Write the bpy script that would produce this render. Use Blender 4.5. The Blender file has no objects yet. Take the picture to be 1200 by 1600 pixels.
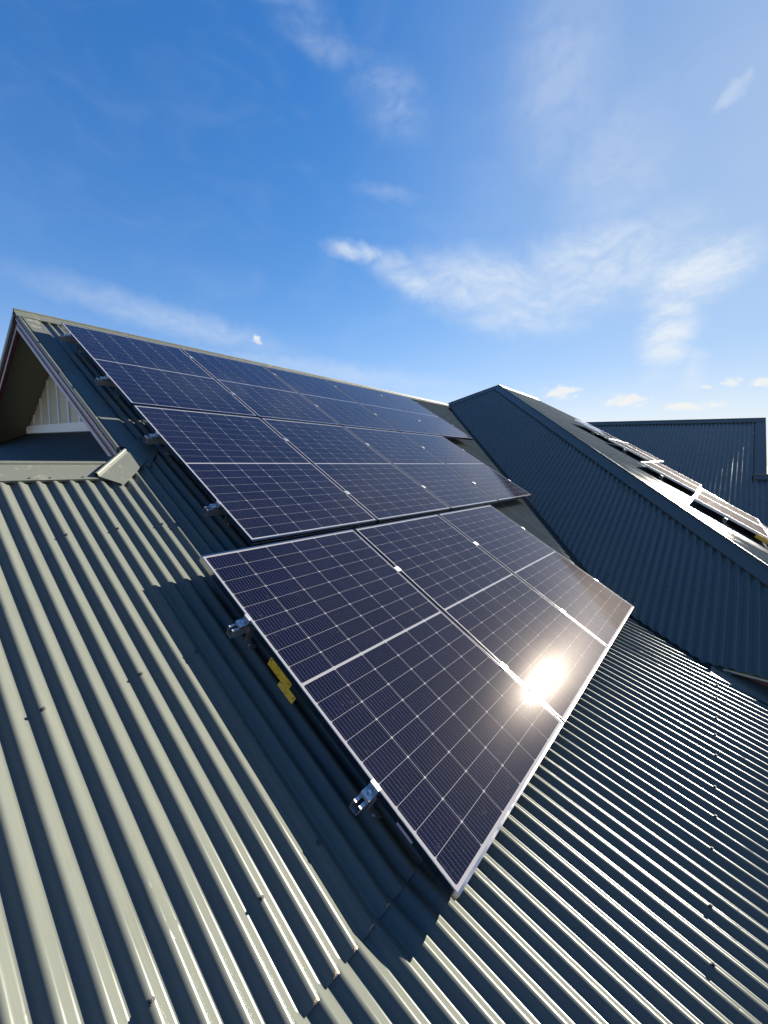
import bpy, bmesh, math, random
from math import sin, cos, pi, radians, sqrt, floor, ceil
from mathutils import Vector, Matrix
random.seed(7)
SC = bpy.context.scene
COL = SC.collection
GZ = 6.0                      # height of the reference level (ridge panels) above the ground

# ------------------------------------------------------------------ camera
cam_d = bpy.data.cameras.new('camera'); cam = bpy.data.objects.new('camera', cam_d); COL.objects.link(cam)
rt = Vector((0.61975503, -0.78436492, 0.02598788)); upv = Vector((0.08796411, 0.10233295, 0.99085331)); fw = Vector((0.77984999, 0.61180033, -0.13241732))
M = Matrix.Identity(4)
for i in range(3):
    M[i][0] = rt[i]; M[i][1] = upv[i]; M[i][2] = -fw[i]
M[0][3], M[1][3], M[2][3] = -1.40418852, -5.09128362, -1.18165121 + GZ
cam.matrix_world = M
cam_d.sensor_fit = 'HORIZONTAL'; cam_d.sensor_width = 36.0; cam_d.lens = 36.0 * 661.75 / 1200.0
cam_d.clip_start = 0.05; cam_d.clip_end = 5000
SC.camera = cam

# ------------------------------------------------------------------ light
SUN_EL, SUN_AZ = radians(27.0), radians(-17.0)      # azimuth from +X towards +Y
Ld = Vector((cos(SUN_EL) * cos(SUN_AZ), cos(SUN_EL) * sin(SUN_AZ), sin(SUN_EL)))
sun_d = bpy.data.lights.new('sun', 'SUN'); sun_d.energy = 5.0; sun_d.angle = radians(0.53); sun_d.color = (1.0, 0.92, 0.78)
sun = bpy.data.objects.new('sun', sun_d); COL.objects.link(sun)
sun.location = (0, 0, 30 + GZ)
sun.rotation_euler = Ld.to_track_quat('Z', 'Y').to_euler()

SC.view_settings.view_transform = 'Standard'; SC.view_settings.look = 'None'
SC.view_settings.gamma = 1.0; SC.view_settings.use_curve_mapping = False
SC.view_settings.exposure = 2.0

# ------------------------------------------------------------------ world: sky and clouds
W = bpy.data.worlds.new('World'); SC.world = W; W.use_nodes = True
nt = W.node_tree; nt.nodes.clear()
def N(t, **k):
    n = nt.nodes.new(t)
    for a, b in k.items(): setattr(n, a, b)
    return n
def LK(a, b): nt.links.new(a, b)
def math_(op, a, b=None, c=None, clamp=False):
    n = N('ShaderNodeMath', operation=op, use_clamp=clamp)
    for i, v in enumerate((a, b, c)):
        if v is None: continue
        if isinstance(v, (int, float)): n.inputs[i].default_value = v
        else: LK(v, n.inputs[i])
    return n.outputs[0]
out = N('ShaderNodeOutputWorld'); bg = N('ShaderNodeBackground'); bg.inputs['Strength'].default_value = 0.05
sky = N('ShaderNodeTexSky', sky_type='NISHITA', sun_disc=False)
sky.sun_elevation = SUN_EL; sky.sun_rotation = pi / 2 - SUN_AZ
sky.altitude = 0; sky.air_density = 1.0; sky.dust_density = 0.0; sky.ozone_density = 3.0
hs = N('ShaderNodeHueSaturation'); hs.inputs['Saturation'].default_value = 1.31; hs.inputs['Value'].default_value = 1.12
LK(sky.outputs[0], hs.inputs['Color'])
# soft shoulder: keeps the glow round the sun from running away, as in the photograph's bright side
def vm(op, a, b):
    n = N('ShaderNodeVectorMath', operation=op)
    for i, v in enumerate((a, b)):
        if isinstance(v, tuple): n.inputs[i].default_value = v
        else: LK(v, n.inputs[i])
    return n.outputs[0]
tint = vm('MULTIPLY', hs.outputs[0], (1.18, 0.93, 1.22))
skyc = vm('DIVIDE', tint, vm('ADD', vm('DIVIDE', tint, (11.0, 11.0, 11.0)), (1.0, 1.0, 1.0)))
tc = N('ShaderNodeTexCoord'); sep = N('ShaderNodeSeparateXYZ'); LK(tc.outputs['Generated'], sep.inputs[0])
az = math_('MULTIPLY', math_('ARCTAN2', sep.outputs[1], sep.outputs[0]), 57.2958)
el = math_('MULTIPLY', math_('ARCSINE', sep.outputs[2]), 57.2958)
ae = N('ShaderNodeCombineXYZ'); LK(az, ae.inputs[0]); LK(el, ae.inputs[1])
def noise(scale, detail, rough, vec, dist=0.0, sx=1, sy=1, rot=0, off=(0, 0)):
    mp = N('ShaderNodeMapping'); mp.inputs['Rotation'].default_value = (0, 0, radians(rot))
    mp.inputs['Scale'].default_value = (sx, sy, 1); mp.inputs['Location'].default_value = (off[0], off[1], 0)
    LK(vec, mp.inputs[0])
    n = N('ShaderNodeTexNoise'); n.inputs['Scale'].default_value = scale; n.inputs['Detail'].default_value = detail
    n.inputs['Roughness'].default_value = rough; n.inputs['Distortion'].default_value = dist
    LK(mp.outputs[0], n.inputs['Vector']); return n
def warp(amount, scale):
    n = noise(scale, 2, 0.5, ae.outputs[0])
    v = N('ShaderNodeVectorMath', operation='SUBTRACT'); LK(n.outputs['Color'], v.inputs[0]); v.inputs[1].default_value = (0.5, 0.5, 0.5)
    s = N('ShaderNodeVectorMath', operation='SCALE'); LK(v.outputs[0], s.inputs[0]); s.inputs['Scale'].default_value = amount
    a = N('ShaderNodeVectorMath', operation='ADD'); LK(ae.outputs[0], a.inputs[0]); LK(s.outputs[0], a.inputs[1])
    return a.outputs[0]
w_big, w_small = warp(7.0, 0.10), warp(1.5, 0.5)
def ramp(x, a, b, lo=0.0, hi=1.0):
    n = N('ShaderNodeMapRange', interpolation_type='SMOOTHSTEP'); n.inputs[1].default_value = a; n.inputs[2].default_value = b
    n.inputs[3].default_value = lo; n.inputs[4].default_value = hi; LK(x, n.inputs[0]); return n.outputs[0]
def blob(vec, a0, e0, ra, re, rot=0.0, soft=1.0):
    """soft elliptical density round azimuth a0, elevation e0 (degrees)"""
    mp = N('ShaderNodeMapping', vector_type='TEXTURE'); mp.inputs['Location'].default_value = (a0, e0, 0)
    mp.inputs['Rotation'].default_value = (0, 0, radians(rot)); mp.inputs['Scale'].default_value = (ra, re, 1)
    LK(vec, mp.inputs[0])
    ln = N('ShaderNodeVectorMath', operation='LENGTH'); LK(mp.outputs[0], ln.inputs[0])
    return ramp(ln.outputs['Value'], 1.0, 1.0 - soft)
def mx(a, b): return math_('MAXIMUM', a, b)
# cirrus streaks: noise pulled out along the wind
st1 = noise(0.40, 10, 0.62, w_big, 0.2, 0.42, 1.25, 14)
st2 = noise(0.45, 10, 0.62, w_big, 0.25, 0.5, 1.2, -24, (3, 1))
st3 = noise(0.22, 6, 0.55, ae.outputs[0], 0.8, 0.5, 1.0, 15, (9, 4))
s1 = ramp(st1.outputs['Fac'], 0.30, 0.74); s2 = ramp(st2.outputs['Fac'], 0.30, 0.72); s3 = ramp(st3.outputs['Fac'], 0.42, 0.8)
cir = None
for (a0, e0, ra, re, rot, soft, amp, sn, base) in [
    (42.5, 23.8, 5.5, 1.5, 8, 0.9, 0.50, s1, 0.45), (35, 21.0, 9, 3.0, 22, 1.0, 0.50, s1, 0.45), (26, 20.3, 16, 5.2, 8, 0.9, 0.50, s1, 0.50),
    (14, 21.0, 15, 6.4, -8, 0.9, 0.46, s2, 0.40), (22, 17.6, 12, 4.2, 6, 0.9, 0.44, s1, 0.45), (4.0, 19.0, 7.5, 4.0, -12, 0.8, 0.62, s2, 0.30), (5.8, 14.0, 3.8, 7.0, 10, 0.8, 0.62, s2, 0.25),
    (3.4, 10.0, 1.8, 3.6, 0, 1.0, 0.40, s2, 0.35), (13, 29, 9, 9, 10, 1.0, 0.20, s2, 0.5), (19, 37, 9, 11, 0, 1.0, 0.20, s1, 0.6),
    (39, 36.8, 8, 4.0, 20, 1.0, 0.19, s2, 0.25), (47, 40, 8, 2.2, 12, 1.0, 0.17, s1, 0.3), (52, 42.5, 9, 2.0, 8, 1.0, 0.17, s1, 0.3),
    (2.8, 32.3, 2.2, 1.2, -20, 1.0, 0.42, s2, 0.4), (64, 14.5, 20, 2.4, 8, 1.0, 0.26, s1, 0.55), (46, 10.5, 24, 2.2, 4, 1.0, 0.22, s1, 0.6),
    (39, 29.3, 6, 1.1, 5, 1.0, 0.14, s1, 0.4)]:
    d = blob(w_small, a0, e0, ra, re, rot, soft)
    t = math_('ADD', math_('MULTIPLY', sn, 1 - base), base)
    v = math_('MULTIPLY', math_('MULTIPLY', d, t), amp)
    cir = v if cir is None else mx(cir, v)
# the same thin cloud goes on round the rest of the sky
far = math_('MULTIPLY', math_('MULTIPLY', s3, ramp(el, 4, 14)), 0.03)
cir = mx(cir, far)
veil = mx(blob(ae.outputs[0], -8, 26, 60, 50, 0, 1.0), 0.0)
cir = math_('MULTIPLY', cir, 1.6, clamp=True)
# small cumulus near the horizon
cn = noise(1.1, 8, 0.6, ae.outputs[0], 0.2, 0.75, 1.6, 0, (2, 7))
cum = None
for (a0, e0, ra, re) in [(16.3, 8.15, 3.6, 1.5), (9.4, 6.95, 4.2, 1.4), (3.7, 6.1, 4.2, 1.0), (-0.1, 8.35, 1.6, 0.9), (-2.6, 8.15, 2.2, 0.8), (1.0, 6.2, 1.6, 0.6),
                         (54.6, 13.5, 1.1, 1.0), (2.0, 8.0, 1.0, 0.35), (-9, 7.0, 3.5, 1.0), (-33, 7, 5, 1.2), (105, 6, 6, 1.3), (-120, 6, 6, 1.3)]:
    d = blob(ae.outputs[0], a0, e0, ra, re, 0, 1.0)
    v = ramp(math_('ADD', d, math_('MULTIPLY', math_('SUBTRACT', cn.outputs['Fac'], 0.5), 2.6)), 0.25, 1.05)
    v = math_('MULTIPLY', v, ramp(d, 0.0, 0.35))
    cum = v if cum is None else mx(cum, v)
mix0 = N('ShaderNodeMix', data_type='RGBA'); LK(math_('MULTIPLY', veil, 0.62), mix0.inputs['Factor']); LK(skyc, mix0.inputs['A']); mix0.inputs['B'].default_value = (2.75, 3.2, 3.8, 1)
mixh = N('ShaderNodeMix', data_type='RGBA'); LK(math_('MULTIPLY', blob(ae.outputs[0], -8, 0, 55, 13, 0, 1.0), 0.75), mixh.inputs['Factor']); LK(mix0.outputs['Result'], mixh.inputs['A']); mixh.inputs['B'].default_value = (4.1, 4.45, 4.25, 1)
mix1 = N('ShaderNodeMix', data_type='RGBA'); LK(cir, mix1.inputs['Factor']); LK(mixh.outputs['Result'], mix1.inputs['A']); mix1.inputs['B'].default_value = (4.0, 4.35, 4.75, 1)
mix2 = N('ShaderNodeMix', data_type='RGBA'); LK(math_('MULTIPLY', cum, 0.85), mix2.inputs['Factor'])
LK(mix1.outputs['Result'], mix2.inputs['A']); mix2.inputs['B'].default_value = (4.6, 4.6, 4.4, 1)
LK(mix2.outputs['Result'], bg.inputs['Color']); LK(bg.outputs[0], out.inputs[0])

# ------------------------------------------------------------------ materials
def mat(name, color, rough=0.5, metal=0.0, spec=0.5):
    m = bpy.data.materials.new(name); m.use_nodes = True
    b = m.node_tree.nodes['Principled BSDF']
    b.inputs['Base Color'].default_value = (*color, 1); b.inputs['Roughness'].default_value = rough
    b.inputs['Metallic'].default_value = metal; b.inputs['Specular IOR Level'].default_value = spec
    return m
def nd(m, t, **k):
    n = m.node_tree.nodes.new(t)
    for a, b in k.items(): setattr(n, a, b)
    return n
def ln(m, a, b): m.node_tree.links.new(a, b)
def tex(m, scale, detail=4, rough=0.55, sxyz=(1, 1, 1), dist=0.0, coord='Object'):
    t = nd(m, 'ShaderNodeTexCoord'); mp = nd(m, 'ShaderNodeMapping'); mp.inputs['Scale'].default_value = sxyz
    ln(m, t.outputs[coord], mp.inputs[0])
    n = nd(m, 'ShaderNodeTexNoise'); n.inputs['Scale'].default_value = scale; n.inputs['Detail'].default_value = detail
    n.inputs['Roughness'].default_value = rough; n.inputs['Distortion'].default_value = dist
    ln(m, mp.outputs[0], n.inputs['Vector']); return n
def mrange(m, x, a, b, lo, hi):
    n = nd(m, 'ShaderNodeMapRange'); n.inputs[1].default_value = a; n.inputs[2].default_value = b
    n.inputs[3].default_value = lo; n.inputs[4].default_value = hi; ln(m, x, n.inputs[0]); return n.outputs[0]
def mixc(m, f, a, b):
    n = nd(m, 'ShaderNodeMix', data_type='RGBA')
    if isinstance(f, float): n.inputs['Factor'].default_value = f
    else: ln(m, f, n.inputs['Factor'])
    for k, v in (('A', a), ('B', b)):
        if isinstance(v, tuple): n.inputs[k].default_value = (*v, 1)
        else: ln(m, v, n.inputs[k])
    return n.outputs['Result']
def bump(m, h, strength, dist):
    b = nd(m, 'ShaderNodeBump'); b.inputs['Strength'].default_value = strength; b.inputs['Distance'].default_value = dist
    ln(m, h, b.inputs['Height']); return b.outputs[0]

ROOF = (0.086, 0.094, 0.082)
def painted(name, col, rough=0.28, dirt=0.5, stain=False, gl=0.60):
    m = mat(name, col, 0.8, 0, 0.0); B = m.node_tree.nodes['Principled BSDF']
    n1 = tex(m, 1.3, 5, 0.6, (1, 0.35, 1)); n2 = tex(m, 26, 4, 0.6, (1, 0.35, 1))
    f = mrange(m, n1.outputs['Fac'], 0.35, 0.7, 0.0, 0.35 * dirt)
    c = mixc(m, f, col, (col[0] * 1.25, col[1] * 1.2, col[2] * 1.15))
    f2 = mrange(m, n2.outputs['Fac'], 0.55, 0.8, 0.0, 0.25 * dirt)
    c = mixc(m, f2, c, (col[0] * 0.72, col[1] * 0.74, col[2] * 0.76))
    n6 = tex(m, 70, 3, 0.6, (1, 0.035, 0.06)); c = mixc(m, mrange(m, n6.outputs['Fac'], 0.48, 0.72, 0.0, 0.30), c, (col[0] * 1.4, col[1] * 1.33, col[2] * 1.3))
    n7 = tex(m, 3.1, 6, 0.7); c = mixc(m, mrange(m, n7.outputs['Fac'], 0.58, 0.72, 0.0, 0.30), c, (col[0] * 0.75, col[1] * 0.72, col[2] * 0.70))
    if stain:       # dried dirt and lichen on the top of the capping
        n3 = tex(m, 9, 7, 0.7, (1, 1, 1), 0.8); n4 = tex(m, 1.6, 3, 0.5)
        a = mrange(m, n3.outputs['Fac'], 0.56, 0.68, 0.0, 1.0); b = mrange(m, n4.outputs['Fac'], 0.42, 0.56, 0.0, 0.8)
        mm = nd(m, 'ShaderNodeMath', operation='MULTIPLY'); ln(m, a, mm.inputs[0]); ln(m, b, mm.inputs[1])
        c = mixc(m, mm.outputs[0], c, (0.24, 0.235, 0.19))
    ln(m, c, B.inputs['Base Color'])
    n5 = tex(m, 5, 2, 0.5, (1, 1, 1)); bo = bump(m, n5.outputs['Fac'], 0.25, 0.0015)
    n8 = tex(m, 9, 2, 0.5, (1, 0.5, 1)); b8 = nd(m, 'ShaderNodeBump'); b8.inputs['Strength'].default_value = 0.6; b8.inputs['Distance'].default_value = 0.0015
    ln(m, mrange(m, n8.outputs['Fac'], 0.66, 0.76, 0.0, 1.0), b8.inputs['Height']); ln(m, bo, b8.inputs['Normal']); bo = b8.outputs[0]
    ln(m, bo, B.inputs['Normal'])
    g1 = nd(m, 'ShaderNodeBsdfGlossy', distribution='BECKMANN'); g1.inputs['Color'].default_value = (gl, gl, gl, 1)
    ln(m, mrange(m, n1.outputs['Fac'], 0.3, 0.75, rough - 0.06, rough + 0.08), g1.inputs['Roughness']); ln(m, bo, g1.inputs['Normal'])
    fr = nd(m, 'ShaderNodeFresnel'); fr.inputs['IOR'].default_value = 1.5
    ms = nd(m, 'ShaderNodeMixShader'); ln(m, fr.outputs[0], ms.inputs[0]); ln(m, B.outputs[0], ms.inputs[1]); ln(m, g1.outputs[0], ms.inputs[2])
    ln(m, ms.outputs[0], [n for n in m.node_tree.nodes if n.type == 'OUTPUT_MATERIAL'][0].inputs[0])
    return m
M_ROOF = painted('painted_corrugated_steel', ROOF)
M_CAP = painted('painted_flashing_steel', ROOF, 0.42, 0.5)
M_TRAY = painted('dull_flashing_steel', (ROOF[0] * .8, ROOF[1] * .8, ROOF[2] * .8), 0.6, 0.7, False, 0.15)
M_CAPS = painted('weathered_flashing_steel', ROOF, 0.52, 0.8, True, 0.4)
M_SCREW = mat('screw_head', (0.045, 0.047, 0.045), 0.6, 0.0, 0.3)
M_RUST = mat('rust', (0.33, 0.20, 0.10), 0.8)
M_ALU = mat('anodised_aluminium', (0.52, 0.52, 0.53), 0.36, 0.9)
_b = M_ALU.node_tree.nodes['Principled BSDF']; _n = tex(M_ALU, 30, 4, 0.6, (1, 8, 1)); ln(M_ALU, mrange(M_ALU, _n.outputs['Fac'], 0.3, 0.7, 0.32, 0.46), _b.inputs['Roughness'])
M_FRAME = mat('panel_frame_aluminium', (0.33, 0.325, 0.345), 0.12, 1.0)
_b = M_FRAME.node_tree.nodes['Principled BSDF']; _n = tex(M_FRAME, 12, 5, 0.6, (1, 1, 1)); ln(M_FRAME, mrange(M_FRAME, _n.outputs['Fac'], 0.3, 0.7, 0.11, 0.17), _b.inputs['Roughness'])
M_STEEL = mat('stainless_bolt', (0.6, 0.6, 0.62), 0.22, 1.0)
M_BACK = mat('white_backsheet', (0.17, 0.17, 0.185), 0.6)
M_BLACK = mat('black_junction', (0.02, 0.02, 0.022), 0.6)
M_YEL = mat('yellow_plastic', (0.62, 0.36, 0.02), 0.45)
_b = M_YEL.node_tree.nodes['Principled BSDF']; _n = tex(M_YEL, 60, 5, 0.65); ln(M_YEL, mixc(M_YEL, mrange(M_YEL, _n.outputs['Fac'], 0.5, 0.62, 0, 0.7), (0.62, 0.36, 0.02), (0.30, 0.16, 0.01)), _b.inputs['Base Color'])
M_CREAM = mat('cream_board', (0.52, 0.47, 0.33), 0.6)
_b = M_CREAM.node_tree.nodes['Principled BSDF']; _n = tex(M_CREAM, 4, 5, 0.6); ln(M_CREAM, mixc(M_CREAM, mrange(M_CREAM, _n.outputs['Fac'], 0.35, 0.75, 0, 0.5), (0.52, 0.47, 0.33), (0.38, 0.33, 0.22)), _b.inputs['Base Color'])
M_WHITE = mat('white_trim_paint', (0.72, 0.72, 0.68), 0.5)
M_MAROON = mat('maroon_paint', (0.105, 0.028, 0.035), 0.4)
_b = M_MAROON.node_tree.nodes['Principled BSDF']; _n = tex(M_MAROON, 7, 5, 0.65); ln(M_MAROON, mixc(M_MAROON, mrange(M_MAROON, _n.outputs['Fac'], 0.4, 0.75, 0, 0.6), (0.105, 0.028, 0.035), (0.17, 0.10, 0.095)), _b.inputs['Base Color'])
M_LAV = mat('faded_lilac_trim', (0.34, 0.29, 0.34), 0.45)
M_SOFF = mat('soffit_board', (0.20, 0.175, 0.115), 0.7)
M_BRICK = mat('rendered_wall', (0.42, 0.36, 0.28), 0.8)
M_GRASS = mat('dry_grass', (0.07, 0.085, 0.035), 0.9)
_b = M_GRASS.node_tree.nodes['Principled BSDF']; _n = tex(M_GRASS, 0.15, 8, 0.7); ln(M_GRASS, mixc(M_GRASS, mrange(M_GRASS, _n.outputs['Fac'], 0.35, 0.65, 0, 1), (0.05, 0.075, 0.03), (0.13, 0.11, 0.06)), _b.inputs['Base Color'])

def glazed(m, ior=1.38):
    """lay the rolled solar glass over a material: a tight and a faint wide highlight on top of the base"""
    T = m.node_tree; o = [n for n in T.nodes if n.type == 'OUTPUT_MATERIAL'][0]; B = T.nodes['Principled BSDF']
    g1 = nd(m, 'ShaderNodeBsdfGlossy', distribution='BECKMANN'); g1.inputs['Roughness'].default_value = 0.066; g1.inputs['Color'].default_value = (0.92, 0.90, 0.95, 1)
    g2 = nd(m, 'ShaderNodeBsdfGlossy', distribution='GGX'); g2.inputs['Roughness'].default_value = 0.20; g2.inputs['Color'].default_value = (1.0, 0.91, 0.86, 1)
    g = nd(m, 'ShaderNodeNewGeometry')
    def pn(scale, detail):
        n = nd(m, 'ShaderNodeTexNoise'); n.inputs['Scale'].default_value = scale; n.inputs['Detail'].default_value = detail
        ln(m, g.outputs['Position'], n.inputs['Vector']); return n
    n = pn(420, 2); n2 = pn(1.4, 4)
    b = nd(m, 'ShaderNodeBump'); b.inputs['Strength'].default_value = 0.08; b.inputs['Distance'].default_value = 0.0005; ln(m, n.outputs['Fac'], b.inputs['Height'])
    g3 = nd(m, 'ShaderNodeBsdfGlossy', distribution='GGX'); g3.inputs['Roughness'].default_value = 0.38; g3.inputs['Color'].default_value = (1.0, 0.90, 0.84, 1)
    for q in (g1, g2, g3): ln(m, b.outputs[0], q.inputs['Normal'])
    m3 = nd(m, 'ShaderNodeMixShader'); m3.inputs[0].default_value = 0.42; ln(m, g2.outputs[0], m3.inputs[1]); ln(m, g3.outputs[0], m3.inputs[2])
    mg = nd(m, 'ShaderNodeMixShader'); ln(m, mrange(m, n2.outputs['Fac'], 0.3, 0.7, 0.024, 0.036), mg.inputs[0])
    ln(m, g1.outputs[0], mg.inputs[1]); ln(m, m3.outputs[0], mg.inputs[2])
    fr = nd(m, 'ShaderNodeFresnel'); fr.inputs['IOR'].default_value = ior
    ms = nd(m, 'ShaderNodeMixShader'); ln(m, fr.outputs[0], ms.inputs[0]); ln(m, B.outputs[0], ms.inputs[1]); ln(m, mg.outputs[0], ms.inputs[2])
    ln(m, ms.outputs[0], o.inputs[0]); B.inputs['Specular IOR Level'].default_value = 0.0
    return m
def cell_material():
    m = mat('silicon_cell', (0.006, 0.008, 0.020), 0.6, 0.0, 0.0); B = m.node_tree.nodes['Principled BSDF']
    t = nd(m, 'ShaderNodeTexCoord'); s = nd(m, 'ShaderNodeSeparateXYZ'); ln(m, t.outputs['Object'], s.inputs[0])
    def M2(op, a, b=None):
        n = nd(m, 'ShaderNodeMath', operation=op)
        for i, v in enumerate((a, b)):
            if v is None: continue
            if isinstance(v, (int, float)): n.inputs[i].default_value = v
            else: ln(m, v, n.inputs[i])
        return n.outputs[0]
    # eleven bright wires along the slope, with wider soldering pads spaced on them
    p = 0.182 / 11
    fx = M2('ABSOLUTE', M2('SUBTRACT', M2('FRACT', M2('DIVIDE', M2('ADD', s.outputs[0], 0.091), p)), 0.5))
    wire = M2('LESS_THAN', fx, 0.030)
    fy = M2('ABSOLUTE', M2('SUBTRACT', M2('FRACT', M2('DIVIDE', s.outputs[1], 0.0105)), 0.5))
    pad = M2('MULTIPLY', M2('LESS_THAN', fx, 0.055), M2('LESS_THAN', fy, 0.16))
    w = M2('MAXIMUM', wire, pad)
    o = nd(m, 'ShaderNodeObjectInfo')
    base = mixc(m, o.outputs['Random'], (0.0012, 0.0019, 0.0090), (0.0022, 0.0023, 0.0112))
    col = mixc(m, w, base, (0.042, 0.042, 0.048))
    # fine dust and dried splashes on the glass
    g = nd(m, 'ShaderNodeNewGeometry')
    for sc, a, b, amt, c in ((170, 0.70, 0.76, 0.6, (0.10, 0.095, 0.085)), (3.0, 0.40, 0.75, 0.03, (0.06, 0.055, 0.05)), (28, 0.66, 0.74, 0.12, (0.09, 0.085, 0.08))):
        n = nd(m, 'ShaderNodeTexNoise'); n.inputs['Scale'].default_value = sc; n.inputs['Detail'].default_value = 3; ln(m, g.outputs['Position'], n.inputs['Vector'])
        col = mixc(m, mrange(m, n.outputs['Fac'], a, b, 0.0, amt), col, c)
    ln(m, col, B.inputs['Base Color'])
    return glazed(m)
M_CELL = cell_material()
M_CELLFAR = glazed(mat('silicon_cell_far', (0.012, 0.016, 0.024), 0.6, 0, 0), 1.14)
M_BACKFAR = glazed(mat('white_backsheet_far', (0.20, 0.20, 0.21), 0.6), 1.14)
glazed(M_BACK)

# ------------------------------------------------------------------ mesh helpers
def new_mesh(name, verts, faces, m, smooth=False, closed=False):
    me = bpy.data.meshes.new(name); me.from_pydata([tuple(v) for v in verts], [], faces); me.update()
    if m: me.materials.append(m)
    if closed:
        b = bmesh.new(); b.from_mesh(me); bmesh.ops.recalc_face_normals(b, faces=b.faces[:]); b.to_mesh(me); b.free()
    if smooth:
        for p in me.polygons: p.use_smooth = True
    return me
def link(name, me, parent=None, loc=(0, 0, 0), rot=None):
    o = bpy.data.objects.new(name, me); COL.objects.link(o); o.location = loc
    if rot: o.rotation_euler = rot
    if parent: o.parent = parent
    return o
WL = {}                       # world location of every unrotated object
def part(name, verts, faces, m, parent=None, smooth=False, ref=None, closed=False):
    """mesh given in world coordinates (z relative to GZ); origin at its own centre"""
    V = [Vector(v) for v in verts]
    if ref is None:
        ref = Vector([sum(v[i] for v in V) / len(V) for i in range(3)])
    me = new_mesh(name, [v - ref for v in V], faces, m, smooth, closed)
    o = link(name, me, parent)
    wl = ref + Vector((0, 0, GZ)); WL[o.name] = wl
    o.location = wl - (WL[parent.name] if parent else Vector((0, 0, 0)))
    return o
def thing(name, label, cat, loc, group=None, rot=None):
    o = bpy.data.objects.new(name, None); COL.objects.link(o); o.empty_display_size = 0.2
    o.location = Vector(loc) + Vector((0, 0, GZ)); WL[o.name] = Vector(o.location)
    if rot: o.rotation_euler = rot
    o['label'] = label; o['category'] = cat
    if group: o['group'] = group
    return o
def box_vf(lo, hi):
    x0, y0, z0 = lo; x1, y1, z1 = hi
    v = [(x0, y0, z0), (x1, y0, z0), (x1, y1, z0), (x0, y1, z0), (x0, y0, z1), (x1, y0, z1), (x1, y1, z1), (x0, y1, z1)]
    return v, [(0, 3, 2, 1), (4, 5, 6, 7), (0, 1, 5, 4), (1, 2, 6, 5), (2, 3, 7, 6), (3, 0, 4, 7)]
class MB:
    def __init__(s): s.v = []; s.f = []
    def add(s, v, f):
        k = len(s.v); s.v += [Vector(a) for a in v]; s.f += [tuple(i + k for i in q) for q in f]; return s
    def box(s, lo, hi): return s.add(*box_vf(lo, hi))
    def beam(s, p, q, side, upd, w, h):
        """box from p to q, width w along side, height h along upd (centred)"""
        p, q, side, upd = Vector(p), Vector(q), Vector(side).normalized(), Vector(upd).normalized()
        v = []
        for e in (p, q):
            for a, b in ((-1, -1), (1, -1), (1, 1), (-1, 1)): v.append(e + side * a * w / 2 + upd * b * h / 2)
        return s.add(v, [(0, 1, 2, 3), (7, 6, 5, 4), (0, 4, 5, 1), (1, 5, 6, 2), (2, 6, 7, 3), (3, 7, 4, 0)])
    def prism(s, poly, off):
        n = len(poly); off = Vector(off); v = [Vector(p) for p in poly] + [Vector(p) + off for p in poly]
        f = [tuple(range(n))[::-1], tuple(range(n, 2 * n))] + [(i, (i + 1) % n, n + (i + 1) % n, n + i) for i in range(n)]
        return s.add(v, f)
    def cyl(s, p, ax, r, h, n=8, r2=None):
        p, ax = Vector(p), Vector(ax).normalized(); u = ax.orthogonal().normalized(); w = ax.cross(u); r2 = r if r2 is None else r2
        a = [p + (u * cos(2 * pi * i / n) + w * sin(2 * pi * i / n)) * r for i in range(n)]
        b = [p + ax * h + (u * cos(2 * pi * i / n) + w * sin(2 * pi * i / n)) * r2 for i in range(n)]
        return s.add(a + b, [tuple(range(n))[::-1], tuple(range(n, 2 * n))] + [(i, (i + 1) % n, n + (i + 1) % n, n + i) for i in range(n)])
    def build(s, name, m, parent=None, smooth=False, ref=None): return part(name, s.v, s.f, m, parent, smooth, ref, True)
    def local(s, name, m, parent, loc=(0, 0, 0)):
        return link(name, new_mesh(name, s.v, s.f, m, False, True), parent, loc)

# ------------------------------------------------------------------ roof planes (z relative to GZ)
TS = math.tan(radians(29.0)); zS = lambda y: TS * y - 0.1692          # long slope under the main panels
YB = -4.42; TL = math.tan(radians(15.5)); zL = lambda y: zS(YB) + TL * (y - YB)   # shallower slope below the break
RY = 0.50                                                              # main ridge
TB, KB = 0.54, -4.362; zB = lambda x: TB * x + KB                      # shaded hip face
TF, KF = 0.5512, 0.87; zF = lambda y: TF * y + KF                      # far sunlit face
TG, XG, ZG_ = 0.520, 15.0, 0.11; zG = lambda x: TG * (x - XG) + ZG_      # far blue wing
TH, KH = TS, -1.110; zH = lambda x: TH * x + KH                        # small hip below the gable
hipB = lambda y: (TF * y + KF - KB) / TB                               # x of the hip between B and F
valS = lambda y: (zS(y) - KB) / TB
valL = lambda y: (zL(y) - KB) / TB
PITCH, AMP = 0.0762, 0.0107

screw_mb = MB().cyl((0, 0, 0), (0, 0, 1), 0.0075, 0.0022, 10).cyl((0, 0, 0.0022), (0, 0, 1), 0.0052, 0.0062, 6).cyl((0, 0, 0.0084), (0, 0, 1), 0.0030, 0.0012, 6)
SCREW_ME = new_mesh('screw', screw_mb.v, screw_mb.f, M_SCREW, False, True)

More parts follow.
